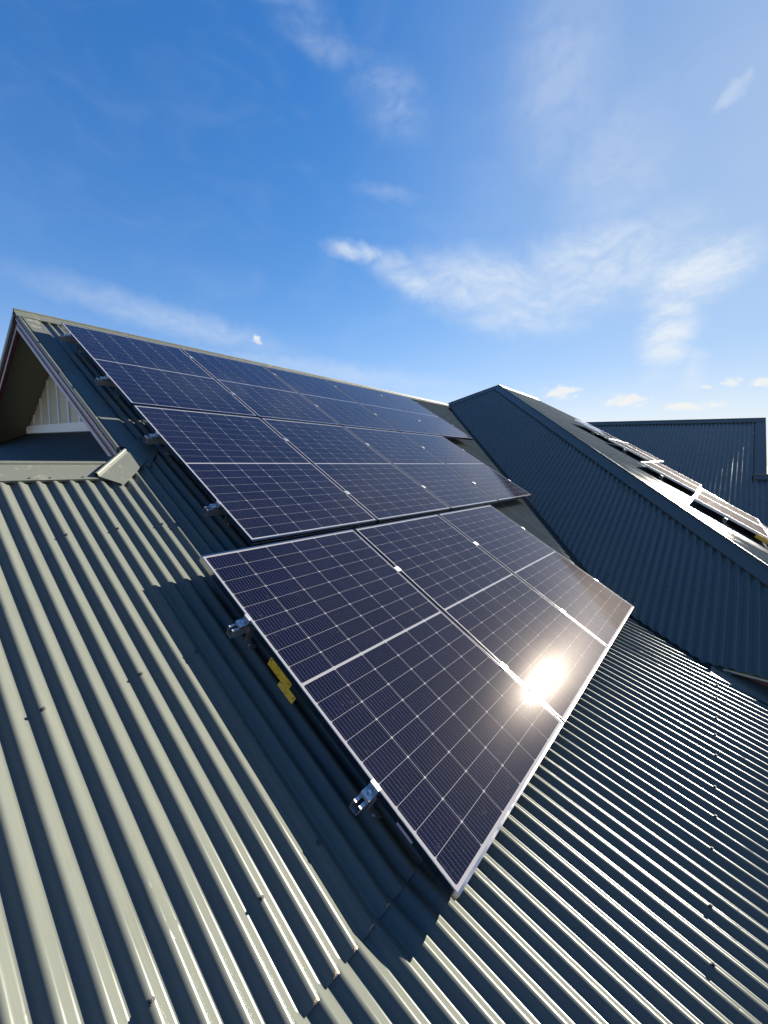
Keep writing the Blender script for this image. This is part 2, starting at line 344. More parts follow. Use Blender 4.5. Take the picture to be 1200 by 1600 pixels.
def corrugated(house, O, c, h, t, a0, a1, lo, hi, phase=0.0, pitch=PITCH, amp=AMP, per=10, m=M_ROOF, screws=(), seg=12, up=0.0, screw_ok=None, pat=(0, 3, 6), cutlist=()):
    """sheets of corrugated steel. O: origin (z of a=b=0), c: contour unit, h: uphill horizontal unit, t: rise per run.
    crests at a = (k + phase) * pitch.  lo(a), hi(a): horizontal run limits.  Each sheet is one object."""
    O, c, h = Vector(O), Vector(c), Vector(h)
    nrm = (Vector((0, 0, 1)) - h * t).normalized()
    k0 = floor(a0 / pitch - phase); k = k0 - (k0 % per)
    rotm = Matrix((c, h.normalized() * 1 + Vector((0, 0, t)), nrm)).transposed()
    made = []
    while (k + phase) * pitch < a1:
        s0 = max((k - 0.12 + phase) * pitch, a0); s1 = min((k + per + 0.22 + phase) * pitch, a1)
        if s1 - s0 > 0.01:
            n = max(2, int(round((s1 - s0) / pitch * seg)))
            cuts = [s0 + (s1 - s0) * i / n for i in range(n + 1)]
            for x in cutlist:
                if s0 < x < s1: cuts += [x - 1e-4, x + 1e-4]
            cuts.sort()
            V, Fc = [], []
            rz = random.uniform(-0.0006, 0.0006); tw = random.uniform(-0.0007, 0.0007)
            row = []; NR = []
            for a in cuts:
                dw = -amp * 2 * pi / pitch * sin(2 * pi * (a / pitch - phase)); an = (nrm - c * dw).normalized()
                b0, b1 = lo(a), hi(a)
                if b1 - b0 < 0.004: row.append(None); continue
                lap = 0.0018 * min(1, max(0, (a - (k + per - 1 + phase) * pitch) / pitch)) - 0.0004
                w = amp * cos(2 * pi * (a / pitch - phase)) + lap + rz + up
                nb = 4
                ids = []
                for j in range(nb + 1):
                    b = b0 + (b1 - b0) * j / nb
                    wob = tw * sin(b * 2.1 + k)
                    NR.append(an); ids.append(len(V)); V.append(O + c * a + h * b + Vector((0, 0, t * b)) + nrm * (w + wob))
                row.append(ids)
            for i in range(len(row) - 1):
                if row[i] and row[i + 1]:
                    A, B = row[i], row[i + 1]
                    for j in range(len(A) - 1): Fc.append((A[j], B[j], B[j + 1], A[j + 1]))
            if Fc:
                # face orientation: make normals point up
                v0, v1, v2 = (Vector(V[Fc[0][q]]) for q in range(3))
                if (v1 - v0).cross(v2 - v0).z < 0: Fc = [f[::-1] for f in Fc]
                o = part('roof_sheet', V, Fc, m, house, True)
                o.data.normals_split_custom_set_from_vertices([tuple(v) for v in NR])
                for b in screws:
                    for kk in range(k, k + per):
                        a = (kk + phase) * pitch
                        if kk % 10 not in pat or a < s0 or a > s1: continue
                        if b < lo(a) + 0.02 or b > hi(a) - 0.02: continue
                        if screw_ok and not screw_ok(a, b): continue
                        bb = b + random.uniform(-0.006, 0.006)
                        P = O + c * a + h * bb + Vector((0, 0, t * bb)) + nrm * (amp + rz + up)
                        s = link('screw', SCREW_ME, o); s.location = P + Vector((0, 0, GZ)) - WL[o.name]
                        s.rotation_euler = nrm.to_track_quat('Z', 'Y').to_euler(); s.rotation_euler.rotate_axis('Z', random.uniform(0, 3)); s.rotation_euler.rotate_axis('X', random.uniform(-0.12, 0.12))
                made.append(o)
        k += per
    return made

def capping(name, house, p, q, dA, dB, wA, wB, roll, m, lift=0.012, lip=0.010, n=7):
    """bent capping along p->q: wing A, rounded roll, wing B. dA, dB: unit directions down each slope"""
    p, q = Vector(p), Vector(q); dA, dB = Vector(dA).normalized(), Vector(dB).normalized()
    ax = (q - p).normalized(); up = -(dA + dB).normalized()
    nA = ax.cross(dA).normalized(); nA = nA if nA.z > 0 else -nA
    nB = ax.cross(dB).normalized(); nB = nB if nB.z > 0 else -nB
    prof = [dA * wA - nA * lip + nA * lift * 0.3, dA * wA + nA * lift * 0.6, dA * (roll * 1.25) + nA * lift]
    cen = up * (roll * 0.55) + (nA + nB) * lift * 0.5
    sideA = (dA - up * dA.dot(up)).normalized()
    for i in range(n):
        a = radians(-25) + (pi + radians(50)) * i / (n - 1)
        prof.append(cen + (sideA * cos(a) + up * sin(a)) * roll)
    prof += [dB * (roll * 1.25) + nB * lift, dB * wB + nB * lift * 0.6, dB * wB - nB * lip + nB * lift * 0.3]
    V, Fc = [], []
    K = len(prof); L = max(2, int((q - p).length / 0.6))
    for i in range(L + 1):
        base = p.lerp(q, i / L); jit = up * random.uniform(-0.0012, 0.0012)
        for v in prof: V.append(base + v + jit)
    for i in range(L):
        for j in range(K - 1): Fc.append((i * K + j, i * K + j + 1, (i + 1) * K + j + 1, (i + 1) * K + j))
    v0, v1, v2 = (V[Fc[1][q_]] for q_ in range(3))
    if (v1 - v0).cross(v2 - v0).z < 0: Fc = [f[::-1] for f in Fc]
    o = part(name, V, Fc, m, house, False)
    sm = o.modifiers.new('thickness', 'SOLIDIFY'); sm.thickness = 0.001; sm.offset = -1
    return o
def sheet_poly(name, house, pts, m, thick=0.0015):
    V = [Vector(v) for v in pts]
    nrm = (V[1] - V[0]).cross(V[2] - V[0]).normalized()
    if nrm.z < 0: V = V[::-1]; nrm = -nrm
    mb = MB().prism(V, -nrm * thick)
    return mb.build(name, m, house)

# ================================================================== ground
part('ground', [(-3000, -3000, -GZ), (3000, -3000, -GZ), (3000, 3000, -GZ), (-3000, 3000, -GZ)], [(0, 1, 2, 3)], M_GRASS)['kind'] = 'structure'

# ================================================================== house 1: main gable roof with the panels
H1 = thing('house', 'front house with pale corrugated roof and cream gable end, carrying the near solar panels', 'house', (0, -1, -GZ))
Cx, Hy = (1, 0, 0), (0, 1, 0)
HXm = -0.39                                                # where the small hip meets the lower left ridge
YLR = -2.055                                               # lower left ridge
def hiS(x):
    if x < HXm: return YLR
    if x < -0.235: return x - (zS(0) - KH) / TS * 1.0      # hip line y = x - 1.70
    return RY - 0.02
SE = YB + 0.016
# right part is cut by the valley: with b = y, the sheet reaches up from the break to the ridge only where x < valley
def loS2(x):
    y = (TB * (x + 0.17) + KB + 0.1692) / TS                # valley edge less the flashing width
    return max(SE, y)
def okS(a, b): return a < -0.12 or (b > -2.3 and a > 6.0) or (a > 3.2)
corrugated(H1, (0, 0, zS(0)), Cx, Hy, TS, -6.4, 8.5, loS2, hiS, 0.0, screws=(-4.17, -3.40, -2.613, -1.83, -1.04, -0.25), screw_ok=okS, cutlist=(HXm, -0.235))
def loLf(x): return -8.2
def hiL(x):
    y = (TB * (x + 0.10) + KB - (zS(YB) - TL * YB)) / TL
    return YB + 0.02 if x < 3.1 else min(YB + 0.02, -99)
def loL2(x):
    y = (TB * (x + 0.07) + KB - (zS(YB) - TL * YB)) / TL       # valley with the hip face
    if x > 2.78: return max(y, -5.30)
    return -8.2
def hiL2(x): return YB + 0.12
corrugated(H1, (0, 0, zL(0)), Cx, Hy, TL, -6.4, 3.32, loL2, hiL2, 0.16, screws=(-5.233, -6.1, -7.0), up=0.0022)
# rust marks where the upper sheets end over the lower ones
rb = MB()
for k in range(-15, -5):
    x = k * PITCH; y = SE - 0.0006; wd = random.uniform(0.5, 1.0); sh = random.uniform(-.003, .003)
    pr = []
    for j in range(6):
        dx = (j - 2.5) * 0.0058 * wd + sh; nx_ = 0.0007
        zc = zS(y) + (AMP * cos(2 * pi * dx / PITCH)) / cos(radians(29)) + 0.0011
        e = (0.0014 + 0.0030 * random.random()) * (1 - abs(j - 2.5) / 3.2)
        pr.append(((x + dx, y - 0.001, zc - 0.0018), (x + dx, y - 0.001, zc), (x + dx, y + e, zc + TS * e + 0.0002)))
    for j in range(5):
        for q in (0, 1): rb.add([pr[j][q], pr[j + 1][q], pr[j + 1][q + 1], pr[j][q + 1]], [(0, 1, 2, 3)])
o = rb.build('rust_mark', M_RUST, H1); o['kind'] = 'stuff'
# ridge cap
dn_f = Vector((0, -1, -TS)); dn_b = Vector((0, 1, -TS))
zr = zS(RY)
capping('ridge_cap', H1, (-0.245, RY, zr + 0.012), (3.95, RY, zr + 0.012), dn_f, dn_b, 0.125, 0.125, 0.016, M_CAPS)
capping('ridge_cap', H1, (3.90, RY, zr + 0.0135), (8.28, RY, zr + 0.0135), dn_f, dn_b, 0.125, 0.125, 0.016, M_CAPS)
# back slope
bl = lambda y: zr - TS * (y - RY)
sheet_poly('back_roof', H1, [(-0.24, RY, zr), (8.2, RY, zr), (4.1, RY + 4.2, bl(RY + 4.2)), (-0.24, RY + 4.2, bl(RY + 4.2))], M_ROOF, 0.03)
# left lower ridge: its capping and back slope
zl = zS(YLR)
capping('ridge_cap', H1, (-6.4, YLR, zl + 0.012), (-0.385, YLR, zl + 0.012), dn_f, dn_b, 0.150, 0.13, 0.015, M_CAPS)
sheet_poly('back_roof', H1, [(-6.4, YLR, zl - 0.01), (HXm, YLR, zl - 0.01), (HXm - 3.2, YLR + 3.2, zl - 0.01 - TS * 3.2), (-6.4, YLR + 3.2, zl - 0.01 - TS * 3.2)], M_ROOF)
# small hip face (smooth tray) below the gable
hy = lambda x: x - (zS(0) - KH) / TS
xw = 0.17
sheet_poly('hip_tray', H1, [(HXm, hy(HXm), zH(HXm)), (xw, hy(xw), zH(xw)), (xw, 3.0, zH(xw)), (-3.4, 3.0, zH(-3.4)), (-3.4, YLR + 3.01, zH(-3.4))], M_TRAY)
# hip capping from the lower ridge to the foot of the barge
dH = Vector((-1, 0, -TH)); 
p0 = Vector((-0.475, hy(-0.475) + 0.0, zH(-0.475) + 0.016)); p1 = Vector((-0.215, hy(-0.215), zH(-0.215) + 0.020))
hd = (p1 - p0).normalized()
perpS = (dn_f.normalized() - hd * dn_f.normalized().dot(hd)).normalized(); perpH = (dH.normalized() - hd * dH.normalized().dot(hd)).normalized()
# front wing of the hip cap reaches along the slope with square ends
capping('hip_cap', H1, p0, p1, perpS, perpH, 0.145, 0.075, 0.013, M_CAPS)
# second flashing continuing it under the verge, in the shade
g = lambda x, y, u=0.0: (x, y, zS(y) + u)
sheet_poly('gusset_flashing', H1, [g(-0.235, -1.90, .022), g(-0.03, -1.70, .022), g(0.03, -1.86, .016), g(-0.06, -1.97, .014), g(-0.13, -2.07, .014)], M_CAP)
sheet_poly('gusset_flashing', H1, [g(-0.43, -2.195, .011), g(-0.32, -2.195, .011), g(-0.20, -2.03, .012), g(-0.40, -2.06, .012)], M_CAPS)
# verge flashing: flat strip with a down-turned outer lip and a small rib
for (ya, yb_, u) in ((RY - 0.03, -0.72, 0.0135), (-0.70, -1.83, 0.012)):
    mb = MB()
    mb.prism([g(-0.232, ya, u), g(-0.085, ya, u), g(-0.085, yb_, u), g(-0.232, yb_, u)], (0, 0, 0.0015))
    mb.prism([g(-0.236, ya, u - .001), g(-0.232, ya, u - .001), g(-0.232, yb_, u - .001), g(-0.236, yb_, u - .001)], (0, 0, -0.030))
    mb.beam(g(-0.205, ya, u + .004), g(-0.205, yb_, u + .004), (1, 0, 0), (0, -TS, 1), 0.006, 0.006)
    mb.prism([g(-0.085, ya, u), g(-0.0835, ya, u), g(-0.0835, yb_, u), g(-0.085, yb_, u)], (0, 0, -0.02))
    mb.build('verge_flashing', M_CAPS if u > 0.013 else M_CAP, H1)
# barge boards (front and back slope) with trim
cS = cos(radians(29))
def yz(y, back, d):           # point on the roof line, d below it (vertical)
    return (bl(y) if back else zS(y)) - d
for back in (False, True):
    y0, y1 = (RY, 4.4) if back else (RY, -1.84)
    X0 = -0.224
    P = lambda x, y, d: (x, y, yz(y, back, d))
    MB().prism([P(X0, y0, .030), P(X0, y1, .030), P(X0, y1, .150), P(X0, y0, .150)], (0.030, 0, 0)).build('barge_board', M_MAROON, H1)
    MB().prism([P(X0 - .010, y0, .040), P(X0 - .010, y1, .040), P(X0 - .010, y1, .062), P(X0 - .010, y0, .062)], (0.0098, 0, 0)).build('barge_trim', M_LAV if not back else M_MAROON, H1)
    MB().prism([P(X0 - .008, y0, .112), P(X0 - .008, y1, .112), P(X0 - .008, y1, .1505), P(X0 - .008, y0, .1505)], (0.0078, 0, 0)).build('barge_trim', M_LAV if not back else M_MAROON, H1)
    if back:
        MB().prism([P(-0.25, y0, -.012), P(-0.25, y1, -.012), P(-0.25, y1, .035), P(-0.25, y0, .035)], (0.0035, 0, 0)).build('verge_flashing', M_CAP, H1)
    # soffit lining under the overhang
    ys = -1.72 if not back else 4.3
    MB().prism([P(-0.198, y0, .085), P(-0.198, ys, .085), P(xw, ys, .085), P(xw, y0, .085)], (0, 0, -0.010)).build('soffit', M_SOFF, H1)
# gable wall with battens and bottom plate
zp = -0.965
gt = lambda y: (bl(y) if y > RY else zS(y)) - 0.095
yl = RY + (zr - 0.095 - zp) / TS; yr = RY - (zr - 0.095 - zp) / TS
MB().prism([(xw, yr, zp), (xw, RY, zr - 0.095), (xw, yl, zp)], (0.03, 0, 0)).build('gable_wall', M_CREAM, H1)
wall = bpy.data.objects['gable_wall']
for k in range(-6, 7):
    y = RY + 0.04 + k * 0.34
    top = gt(y) - 0.012
    if top - zp > 0.1:
        MB().prism([(xw - .016, y - .020, zp + .02), (xw - .016, y + .020, zp + .02), (xw - .016, y + .020, top - .012), (xw - .016, y - .020, top - .012)], (0.0158, 0, 0)).build('batten', M_WHITE, wall)
MB().box((xw - 0.026, yr + 0.10, zp - 0.05), (xw - 0.0002, yl - 0.02, zp + 0.045)).build('bottom_plate', M_WHITE, H1)
fl = MB(); fl.prism([(xw - .010, yr, zp - .05), (xw - .010, yl, zp - .05), (xw - .022, yl + .1, zp - .105), (xw - .022, yr, zp - .105)], (-0.0015, 0, 0))
fl.build('wall_flashing', M_CAP, H1)
for k in range(30):
    y = yr + 0.15 + k * 0.125
    if y > yl: break
    s = MB().cyl((xw - .020, y, zp - .088), (-1, 0, 0.2), 0.006, 0.004, 6).build('screw', M_SCREW, H1)
# wall below the tray (hides the inside)
MB().box((xw, -1.5, -1.6), (xw + 0.03, 3.0, zp - 0.001)).build('wall', M_CREAM, H1)
# cap screws on the left ridge capping
for x in (-0.93, -0.79, -0.70, -0.545, -0.40, -1.1, -1.3, -1.5, -1.75, -2.0):
    y = YLR - 0.118
    MB().cyl((x, y, zS(y) + 0.0165), (0, -sin(radians(29)), cS), 0.0075, 0.002, 8).cyl((x, y, zS(y) + 0.0185), (0, -sin(radians(29)), cS), 0.005, 0.006, 6).build('screw', M_SCREW, H1)
MB().cyl((-0.20, -2.00, zS(-2.0) + 0.017), (0, -.48, .87), 0.005, 0.006, 6).build('screw', M_SCREW, H1)
# valley flashings, front side
def valley(name, fz, vx, ya, yb_, wd, house, m, u, dip=0.034):
    """folded tray: one wing under the front sheets, the other under the sheets of the hip face"""
    mb = MB()
    for pts in ([(vx(ya) - wd, ya, fz(ya) + u), (vx(ya) + 0.005, ya, fz(ya) + u - dip), (vx(yb_) + 0.005, yb_, fz(yb_) + u - dip), (vx(yb_) - wd, yb_, fz(yb_) + u)],
                [(vx(ya) + 0.005, ya, fz(ya) + u - dip), (vx(ya) + 0.20, ya, fz(ya) + 0.20 * TB - 0.03), (vx(yb_) + 0.20, yb_, fz(yb_) + 0.20 * TB - 0.03), (vx(yb_) + 0.005, yb_, fz(yb_) + u - dip)]):
        mb.prism(pts, (0, 0, -0.0015))
    mb.build(name, m, house)
valley('valley_flashing', zS, valS, RY - .03, YB, 0.30, H1, M_CAP, -0.0115)
valley('valley_flashing', zL, valL, YB, -5.33, 0.20, H1, M_CAP, -0.0135)
# flashing along the fascia of the other wing
sheet_poly('apron_flashing', H1, [(2.70, -5.20, zL(-5.20) + .012), (2.97, -5.20, zL(-5.20) + .012), (2.97, -7.2, zL(-7.2) + .012), (2.64, -7.2, zL(-7.2) + .012), (2.64, -5.6, zL(-5.6) + .012)], M_CAP)
# walls under the eaves
MB().box((-6.2, -7.9, -GZ), (2.9, -7.6, zL(-8.0) - .05)).build('wall', M_BRICK, H1)
MB().box((-6.2, -7.6, -GZ), (-6.0, 4.0, -2.9)).build('wall', M_BRICK, H1)
MB().box((-6.0, 4.0, -GZ), (4.0, 4.2, -2.4)).build('wall', M_BRICK, H1)

# ================================================================== house 2: hipped wing with shaded blue face
H2 = thing('house', 'hipped wing behind the panels, its long corrugated face in blue shade', 'house', (7, -2, -GZ))
Cy, Hx = (0, 1, 0), (1, 0, 0)
AY = -0.35; AX = hipB(AY)
EV = 2.87
def loB(y):
    if y > RY: return (bl(y) - KB) / TB
    if y > YB: v = valS(y) + 0.015
    else: v = valL(y) + 0.015
    return max(v, EV)
def hiB(y):
    return (hipB(y) - 0.05) if y < AY else AX - 0.05 - (y - AY) * 1.07
corrugated(H2, (0, 0, KB), Cy, Hx, TB, -6.62, 0.62, loB, hiB, 0.0, screws=(3.6, 4.5, 5.4, 6.3, 7.2, 8.1), up=0.002, pat=(0, 4, 7))
zA = zB(AX)
hend = Vector((EV, (EV * TB + KB - KF) / TF, zB(EV)))
apex = Vector((AX, AY, zA))
hd = (hend - apex).normalized()
dBs = Vector((-1, 0, -TB)).normalized(); dFs = Vector((0, -1, -TF)).normalized()
pB = (dBs - hd * dBs.dot(hd)).normalized(); pF = (dFs - hd * dFs.dot(hd)).normalized()
mid = apex.lerp(hend, 0.52)
capping('hip_cap', H2, apex + Vector((0, 0, .014)), mid + Vector((0, 0, .014)), pB, pF, 0.165, 0.15, 0.014, M_CAP, 0.014)
capping('hip_cap', H2, mid - hd * 0.08 + Vector((0, 0, .0165)), hend + Vector((0, 0, .0165)), pB, pF, 0.165, 0.15, 0.014, M_CAP, 0.014)
lend = Vector((AX - 1.20 * 1.07, AY + 1.20, zB(AX - 1.20 * 1.07)))
hd2 = (lend - apex).normalized(); dK = Vector((0, 1, -0.58)).normalized()
pB2 = (dBs - hd2 * dBs.dot(hd2)).normalized(); pK = (dK - hd2 * dK.dot(hd2)).normalized()
capping('hip_cap', H2, apex + Vector((0, 0, .012)), lend + Vector((0, 0, .012)), pB2, pK, 0.165, 0.13, 0.012, M_CAP, 0.014)
RX = 12.35                                                  # right end of the far ridge
capping('ridge_cap', H2, apex + Vector((0, 0, .012)), (RX, AY, zA + .012), dFs, dK, 0.13, 0.13, 0.016, M_CAPS)
# sunlit face F
valG = lambda y: (zF(y) - ZG_) / TG + XG
def hiF(x):
    a = AY - 0.02
    y_l = (TB * x + KB - KF) / TF
    a = min(a, y_l) if x < AX else a
    if x > RX: a = min(a, AY - (x - RX) * 1.0)
    return a - 0.01
def loF(x):
    v = ((x - XG) * TG + ZG_ - KF) / TF
    return max(-6.66, v)
corrugated(H2, (0, 0, KF), Cx, Hy, TF, 3.0, 14.2, loF, hiF, 0.0, screws=(-6.2, -5.3, -4.4, -3.5, -2.6), seg=8)
# back face and right side
sheet_poly('back_roof', H2, [(AX, AY, zA), (RX, AY, zA), (RX, AY + 4, zA - 2.3), (AX - 4.2, AY + 4, zA - 2.3)], M_ROOF)
rh = (RX + 3.0, AY - 3.0)
sheet_poly('back_roof', H2, [(RX, AY, zA), (RX + 2.1, AY - 2.1, zF(AY - 2.1)), (RX + 3.2, AY + 4, zA - 2.3), (RX, AY + 4, zA - 2.3)], M_ROOF)
# eave: gutter edge, maroon fascia and soffit
fas = MB().box((2.985, -6.60, zB(2.9) - 0.62), (3.01, -4.9, zB(2.9) - 0.055)).build('fascia_board', M_MAROON, H2)
MB().box((2.885, -6.66, zB(2.9) - 0.052), (3.02, -5.28, zB(2.9) - 0.036)).build('eave_trim', M_CREAM, H2)
MB().box((3.0, -6.60, -GZ), (14.0, -6.58, zB(2.9) - 0.055)).build('wall', M_BRICK, H2)

# ================================================================== house 3: far blue wing on the right
H3 = thing('house', 'far wing on the right, dark blue corrugated slope below a level ridge', 'house', (13, -5, -GZ))
LG = -9.5
VE = -5.97
def loG(y):
    b = (zF(y) - ZG_) / TG + XG
    return max(b - 0.15, 9.0) if y < AY - 1.5 else 12.0
corrugated(H3, (0, 0, ZG_ - TG * XG), Cy, Hx, TG, VE + 0.20, 1.2, lambda y: max((zF(y) - ZG_) / TG + XG - 0.2, 8.6) if y < -1.4 else 13.2, lambda y: XG - 0.03, 0.0, pitch=0.095, amp=0.0115, per=8, seg=10)
ZGl = -1.46; XGl = (ZGl - ZG_) / TG + XG
corrugated(H3, (0, 0, ZG_ - TG * XG), Cy, Hx, TG, LG, VE + 0.20, lambda y: 8.6, lambda y: XGl - 0.06, 0.0, pitch=0.095, amp=0.0115, per=8, seg=10)
capping('ridge_cap', H3, (XG, VE, ZG_ + .018), (XG, 1.4, ZG_ + .018), Vector((-1, 0, -TG)), Vector((1, 0, -TG)), 0.20, 0.2, 0.018, M_CAP, 0.018)
sheet_poly('back_roof', H3, [(XG, VE, ZG_), (XG, 1.4, ZG_), (XG + 4, 1.4, ZG_ - 4 * TG), (XG + 4, VE, ZG_ - 4 * TG)], M_ROOF)
mb = MB(); gg = lambda x, y, u: (x, y, ZG_ + TG * (x - XG) + u)
mb.prism([gg(XG - .02, VE + .21, .016), gg(XG - .02, VE, .016), gg(XGl, VE, .016), gg(XGl, VE + .21, .016)], (0, 0, .002))
mb.prism([gg(XG, VE - .002, .03), gg(XG, VE + .004, .03), gg(XGl, VE + .004, .03), gg(XGl, VE - .002, .03)], (0, 0, -.16))
mb.build('verge_flashing', M_CAP, H3)
MB().prism([(XG, VE + .02, ZG_ - .05), (XGl, VE + .02, ZGl - .05), (XGl, VE + .02, ZGl - 1.2), (XG + 4, VE + .02, ZGl - 1.2), (XG + 4, VE + .02, ZG_ - 4 * TG - .05)], (0, .03, 0)).build('gable_wall', M_CREAM, H3)
capping('ridge_cap', H3, (XGl, LG, ZGl + .03), (XGl, VE + .24, ZGl + .03), Vector((-1, 0, -TG)), Vector((1, 0, -TG * .6)), 0.17, 0.16, 0.02, M_CAP, 0.018)
MB().box((8.8, LG + .1, -GZ), (9.0, 1.0, zG(8.7) - .05)).build('wall', M_BRICK, H3)

# ================================================================== solar panels
PW, PH, FH = 1.134, 1.722, 0.035
def frame_mb(w, h, fw_=0.0040, fh=FH, fe=0.0090):
    mb = MB()
    mb.box((0, -h, -fh), (fw_, 0, 0)); mb.box((w - fw_, -h, -fh), (w, 0, 0))
    mb.box((fw_, -fe, -fh), (w - fw_, 0, -0.0002)); mb.box((fw_, -h, -fh), (w - fw_, -h + fe, -0.0002))
    # groove lines of the extrusion on the outer lower side
    mb.box((0.004, -h - 0.0012, -0.012), (w - 0.004, -h, -0.008)); mb.box((0.004, -h - 0.0012, -0.033), (w - 0.004, -h, -0.027))
    return mb
def cell_mesh(w, h, ch=0.005, tk=0.0002):
    a, b = w / 2, h / 2
    p = [(-a + ch, -b), (a - ch, -b), (a, -b + ch), (a, b - ch), (a - ch, b), (-a + ch, b), (-a, b - ch), (-a, -b + ch)]
    v = [(x, y, 0) for x, y in p] + [(x, y, tk) for x, y in p]
    return v, [tuple(range(8, 16))] + [(i, (i + 1) % 8, 8 + (i + 1) % 8, 8 + i) for i in range(8)]
CW, CH = 0.1815, 0.0913
cv, cf = cell_mesh(CW, CH); CELL_ME = new_mesh('cell', cv, cf, M_CELL)
fm = frame_mb(PW, PH); FRAME_ME = new_mesh('frame', fm.v, fm.f, M_FRAME, False, True)
bm_ = MB().box((0.0041, -PH + 0.0091, -0.0060), (PW - 0.0041, -0.0091, -0.0028)); BACK_ME = new_mesh('backsheet', bm_.v, bm_.f, M_BACK, False, True)
jb = MB().box((-0.04, -0.02, -0.014), (0.04, 0.02, 0)); JB_ME = new_mesh('junction_box', jb.v, jb.f, M_BLACK)
cells = []
mx_ = (PW - 6 * CW - 5 * 0.0022) / 2
for r in range(18):
    y = -(0.0203 + r * (CH + 0.0015) + (0.0115 if r > 8 else 0)) - CH / 2
    for q in range(6): cells.append((mx_ + q * (CW + 0.0022) + CW / 2, y, -0.00279))
TILT = radians(29.0)
def solar_panel(x, v, label, dz=0.0):
    t = thing('solar_panel', label, 'solar panel', (x, -v * cos(TILT), -v * sin(TILT) + dz), 'solar panels on the front roof', (TILT + random.uniform(-.0008, .0008), random.uniform(-.0008, .0008), random.uniform(-.0006, .0006)))
    link('frame', FRAME_ME, t); link('backsheet', BACK_ME, t)
    for c in cells: link('cell', CELL_ME, t, c)
    for jx in (0.3, PW / 2, PW - 0.3): link('junction_box', JB_ME, t, (jx, -PH / 2, -0.0061))
    return t
GAP = 0.020
V1, V2, V3, X3 = 0.0, PH + 0.0288, 2 * PH + 0.0288 + 0.0518, -0.3312
ordw = ['leftmost', 'second from the left', 'middle', 'fourth from the left', 'rightmost']
for i in range(5):
    solar_panel(i * (PW + GAP), V1, ['top row solar panel, leftmost, beside the gable end', 'top row solar panel, second from the gable end', 'top row solar panel, the middle one of five under the ridge',
        'top row solar panel, fourth from the gable end', 'top row solar panel at the far right end, overhanging the row below'][i])
for i in range(4):
    solar_panel(i * (PW + GAP), V2, ['middle row solar panel at the left end, with bare dark roof beside it', 'middle row solar panel, second from the left', 'middle row solar panel, third from the left',
        'middle row solar panel at the right end, pointing at the blue hip face'][i])
for i in range(3):
    t3 = solar_panel(X3 + i * (PW + GAP), V3, ['nearest solar panel, large at the lower left, yellow tags under its edge', 'bottom row solar panel in the middle, next to the bright sun glare', 'bottom row solar panel at the right, its corner by the valley'][i], 0.002)
    if i == 0:
        MB().box((-0.0012, -1.530, -0.034), (-0.0001, -1.455, -0.022)).local('frame_label', M_LAV, t3)

# ---- rails, clamps and feet
def rail_profile():
    # open aluminium extrusion seen from its end: y across, z up (top at 0)
    o = [(-.019, -.046), (.019, -.046), (.019, 0), (.007, 0), (.007, -.0028), (.0162, -.0028), (.0162, -.0432), (-.0162, -.0432), (-.0162, -.0028), (-.007, -.0028), (-.007, 0), (-.019, 0)]
    return o
def rail_mesh(L):
    P = rail_profile(); n = len(P)
    v = [(0, a, b) for a, b in P] + [(L, a, b) for a, b in P]
    f = [(i, n + i, n + (i + 1) % n, (i + 1) % n) for i in range(n)]
    # end faces as quads between outer and inner outline
    rim = [(0, 1, 6, 7), (1, 2, 5, 6), (2, 3, 4, 5), (0, 7, 8, 11), (8, 9, 10, 11)]
    f += rim + [tuple(n + i for i in q[::-1]) for q in rim]
    return v, f
def rail(x0, x1, v, gaps, ends, label, grp, tilt, tx, ct=0.0, base=None, foot_h=0.058, right_end=True):
    cz = (base or (lambda vv: (-vv * cos(tilt), -vv * sin(tilt))))(v)
    t = thing('mounting_rail', label, 'mounting rail', (x0, cz[0], cz[1]), grp, (tilt, 0, 0))
    vv, ff = rail_mesh(x1 - x0); zt = -FH - 0.001
    o = link('rail', new_mesh('rail', [(a, b, c + zt) for a, b, c in vv], ff, M_ALU, False, True), t)
    for gx in gaps:       # middle clamps bridging two frames
        mb = MB().box((gx - .022, -.020, .0002), (gx + .022, .020, .0042)).box((gx - .006, -.018, zt), (gx + .006, .018, .0002)).cyl((gx, 0, .0042), (0, 0, 1), .0065, .006, 6)
        mb.local('clamp', M_ALU, t)
    for gx, sgn in ends:  # end clamps: stepped block with bolt
        mb = MB()
        mb.box((min(gx, gx + sgn * .010), -.021, .0002), (max(gx, gx + sgn * .010), .021, .0036))                 # lip over the frame
        mb.box((min(gx, gx - sgn * .005), -.021, -.022), (max(gx, gx - sgn * .005), .021, .0036))
        mb.box((min(gx - sgn * .005, gx - sgn * .040), -.021, -.026), (max(gx - sgn * .005, gx - sgn * .040), .021, -.020))
        mb.box((min(gx - sgn * .038, gx - sgn * .043), -.021, zt + .0004), (max(gx - sgn * .038, gx - sgn * .043), .021, -.0202))
        mb.local('end_clamp', M_ALU, t)
        b = MB().cyl((gx - sgn * .022, 0, -.020), (0, 0, 1), .0075, .0065, 8).cyl((gx - sgn * .022, 0, -.0135), (0, 0, 1), .004, .004, 8)
        b.local('bolt', M_STEEL, t)
    n = max(2, int((x1 - x0) / 1.2) + 1)
    for i in range(n):
        fx = 0.115 + (x1 - x0 - 0.23) * i / (n - 1)
        fx = round((x0 + fx) / PITCH) * PITCH - x0
        mb = MB().box((fx - .018, -.026, zt - .046 - foot_h + .004), (fx + .018, -.0192, zt - .006)).box((fx - .018, -.075, zt - .046 - foot_h), (fx + .018, -.0192, zt - .046 - foot_h + .0045)).cyl((fx, -.050, zt - .046 - foot_h + .0045), (0, 0, 1), .008, .006, 6)
        mb.local('roof_foot', M_ALU, t)
    return t
G1 = 'aluminium rails under the front solar panels'
def gaps_(n, x0): return [x0 + i * (PW + GAP) - GAP / 2 for i in range(1, n)]
